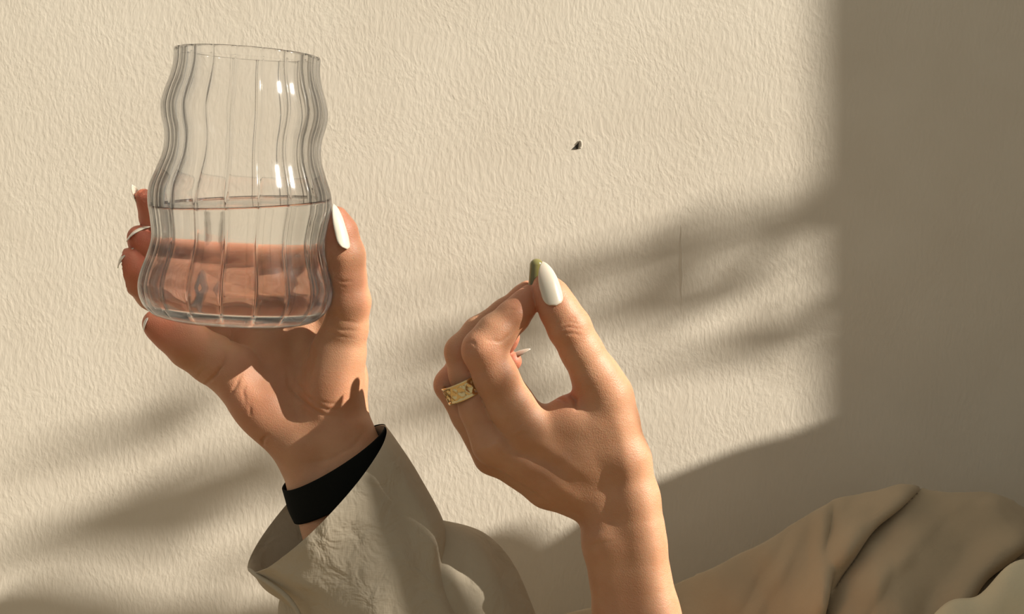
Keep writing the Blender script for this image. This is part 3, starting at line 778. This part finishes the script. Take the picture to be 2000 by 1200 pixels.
def sheet():
    # the pale sheet just showing below the blanket in the corner
    nu, nv = 90, 50; V = []
    for j in range(nv):
        for i in range(nu):
            a = i / (nu - 1); b = j / (nv - 1); u = 1700 + 700 * a; top = 1290 - 0.0 - (u - 1700) * 0.62 + 12 * math.sin(u * .05)
            v = top + 420 * b; d = 60 + 170 * b ** 0.8 + 6 * math.sin(u * .03 + b * 9) + 8 * math.sin(b * 14)
            V.append(PH(u, v, d))
    Fc = [(j * nu + i, j * nu + i + 1, (j + 1) * nu + i + 1, (j + 1) * nu + i) for j in range(nv - 1) for i in range(nu - 1)]
    o = mesh_obj('bed_sheet', TW(np.array(V)), Fc, M_SHEET)
    m = o.modifiers.new('thickness', 'SOLIDIFY'); m.thickness = 0.002; m.offset = -1
    return tag(o, 'pale cream sheet just showing in the bottom right corner', 'sheet')
sheet()

# ------------------------------------------------------------------ outside the frame: what shades the wall
def heap():
    """unseen shadow caster by the window: its crest is shaped to draw the curved shadow low on the wall"""
    XP = 0.72  # added blocker out of view, outline follows the wanted shadow edge
    cr = [(1700, 790), (1592, 818), (1500, 842), (1420, 872), (1340, 905), (1280, 928), (1200, 972), (1150, 1010), (1110, 1040), (1075, 1055), (1040, 1030), (1010, 1008), (960, 1028), (880, 1046), (820, 1090), (760, 1150), (640, 1150), (520, 1155), (445, 1186), (432, 1160), (300, 1165), (0, 1172)]
    pts = [to_plane(u, v, XP) for u, v in cr]; zl = pts[-1][2]; yl = pts[-1][1]
    pts += [(XP, yl - .008, .30), (XP, -.39, .27), (XP, -.398, .02)]; pts = catmull(pts, 150); n = 16; V = []
    for p in pts:
        for k in range(n + 1):
            a = math.pi * k / n; V.append((p[0] + 0.03 * math.cos(a), p[1], p[2] - 0.036 + 0.03 * math.sin(a)))
        V.append((p[0] - 0.06, p[1], -0.42)); V.append((p[0] + 0.06, p[1], -0.42))
    m = n + 3; Fc = []
    for i in range(len(pts) - 1):
        for k in range(m): Fc.append((i * m + k, i * m + (k + 1) % m, (i + 1) * m + (k + 1) % m, (i + 1) * m + k))
    Fc.append(tuple(range(m))); Fc.append(tuple(range((len(pts) - 1) * m, len(pts) * m))[::-1])
    return tag(mesh_obj('shadow_caster', V, Fc, M_SPREAD), 'unseen brown heap added beside the window to shade the wall and blanket', 'shadow_caster')
heap()
mat_o = mesh_obj('mattress', *box(-1.2, 1.15, -1.6, -0.02, -0.62, -0.42), M_SPREAD, smooth=False)
mat_o.modifiers.new('bevel', 'BEVEL').width = 0.03
tag(mat_o, 'brown covered mattress below the frame under the blanket', 'mattress')
base_o = mesh_obj('bed', *box(-1.18, 1.13, -1.58, -0.03, -0.9, -0.62), M_WHITE, smooth=False); tag(base_o, 'white bed base under the mattress', 'bed')

def plant():
    """broad-bladed plant on a stand outside the window; its blades shade the wall in slanting bands"""
    XL = 1.42
    root = empty('potted_plant', (XL, -0.39, -0.9))
    tag(root, 'tall leafy plant in a terracotta pot outside the window', 'plant')
    leaves = [  # base -> tip on the wall picture, half width
        ((1650, 392), (1340, 455), 58), ((1720, 360), (1500, 420), 36),
        ((1300, 425), (960, 560), 34), ((1000, 530), (700, 690), 30),
        ((1420, 480), (1120, 600), 24), ((1260, 540), (1000, 650), 22),
        ((1660, 580), (1400, 640), 26), ((1460, 615), (1190, 715), 26), ((1700, 680), (1500, 712), 22),
        ((980, 690), (690, 815), 50), ((900, 640), (760, 700), 22),
        ((320, 720), (-20, 900), 26), ((540, 850), (180, 980), 48), ((330, 920), (-60, 1085), 56), ((420, 1105), (160, 1140), 12),
    ]
    def wtube(name, pts, rad, mat, par, n=6):
        P = catmull(pts, 24); V = []; m = len(P)
        for i in range(m):
            fr = frame(P[min(i + 1, m - 1)] - P[max(i - 1, 0)], (1, 0.13, 0.07))
            V += [P[i] + (fr[1] * math.cos(2 * math.pi * q / n) + fr[2] * math.sin(2 * math.pi * q / n)) * rad for q in range(n)]
        Fc = [(i * n + q, i * n + (q + 1) % n, (i + 1) * n + (q + 1) % n, (i + 1) * n + q) for i in range(m - 1) for q in range(n)]
        return keep(mesh_obj(name, V, Fc + [tuple(range(n)), tuple(range((m - 1) * n, m * n))], mat), par)
    def pot(cx, cy, z0, hgt, r0, r1, par):
        prof = [(0.001, 0), (r0, 0), (r1 * .95, hgt * .8), (r1, hgt * .82), (r1, hgt), (r1 * .9, hgt), (r1 * .88, hgt * .86), (0.001, hgt * .86)]; n = 32
        V = [(cx + r * math.cos(2 * math.pi * q / n), cy + r * math.sin(2 * math.pi * q / n), z0 + z) for r, z in prof for q in range(n)]
        Fc = [(i * n + q, i * n + (q + 1) % n, (i + 1) * n + (q + 1) % n, (i + 1) * n + q) for i in range(len(prof) - 1) for q in range(n)]
        keep(mesh_obj('pot', V, Fc, M_POT), par)
    pot(XL + 0.16, -0.39, -0.9, 0.35, 0.11, 0.15, root)
    wtube('stem', [(XL + 0.16, -0.39, -0.6), (XL + 0.10, -0.39, 0.0), (XL + 0.05, -0.385, 0.5), (XL + 0.03, -0.38, 0.86)], 0.009, M_STEM, root, 8)
    for (b, t, hw) in leaves:
        p0 = np.array(to_plane(*b, XL)); p1 = np.array(to_plane(*t, XL)); ax = p1 - p0
        side = np.array(to_plane(b[0] + 10, b[1] + 24, XL)) - p0; side /= np.linalg.norm(side); side *= hw * 1.4 * WK * U
        V = []; ns = 16
        for i in range(ns + 1):
            s = i / ns; wv = (math.sin(math.pi * s ** 0.8) ** 0.75 if 0 < s < 1 else 0.02)
            for q in (-1, -.5, 0, .5, 1):
                V.append(p0 + ax * s + side * q * wv + np.array([0.05 * math.sin(math.pi * s) + 0.02 * abs(q) * wv, 0, 0]))
        Fc = [(i * 5 + j, i * 5 + j + 1, i * 5 + j + 6, i * 5 + j + 5) for i in range(ns) for j in range(4)]
        keep(mesh_obj('leaf', V, Fc, M_LEAF), root)
        wtube('stalk', [(XL + 0.03, -0.38, 0.84), tuple((np.array([XL + 0.05, -0.38, 0.86]) + p0) / 2), tuple(p0)], 0.0008, M_STEM, root)
    # plant added out of view: leaves sized to shade reaching hand and cuff
    XN = 1.05
    root = empty('added_shade_plant', (XN + 0.08, -0.62, 1.25))
    tag(root, 'unseen hanging plant added inside the window to shade the hand and cuff', 'plant')
    pot(XN + 0.08, -0.62, 1.25, 0.16, 0.06, 0.085, root)
    wtube('cord', [(XN + 0.08, -0.62, 1.38), (XN + 0.08, -0.62, 1.5), (XN + 0.08, -0.62, 1.68)], 0.002, M_STEM, root)
    def hp(u, v, d):
        p = TW(PH(u, v, d)); t = (XN - p[0]) / SUN.x; return p + np.array(SUN) * t
    for (b, t, hw) in [((850, 790, 104), (1215, 1480, 104), 190), ((1340, 838, 80), (1170, 800, 80), 30), ((775, 960, 75), (735, 1330, 75), 105)]:
        p0 = hp(*b); p1 = hp(*t); ax = p1 - p0; du, dv = t[0] - b[0], t[1] - b[1]; ll = math.hypot(du, dv)
        side = hp(b[0] - dv / ll * hw, b[1] + du / ll * hw, b[2]) - p0; V = []; ns = 16
        for i in range(ns + 1):
            s = i / ns; wv = math.sin(math.pi * s ** 0.8) ** 0.6 if 0 < s < 1 else 0.02
            for q in (-1, -.5, 0, .5, 1): V.append(p0 + ax * s + side * q * wv + np.array([0.01 * math.sin(math.pi * s), 0, 0]))
        Fc = [(i * 5 + j, i * 5 + j + 1, i * 5 + j + 6, i * 5 + j + 5) for i in range(ns) for j in range(4)]
        keep(mesh_obj('leaf', V, Fc, M_LEAF), root)
        wtube('stalk', [(XN + 0.08, -0.62, 1.38), (XN + 0.1, -0.60, 1.2), tuple(p0 + np.array([0.03, 0, 0.08])), tuple(p0)], 0.0016, M_STEM, root)
    return root
plant()
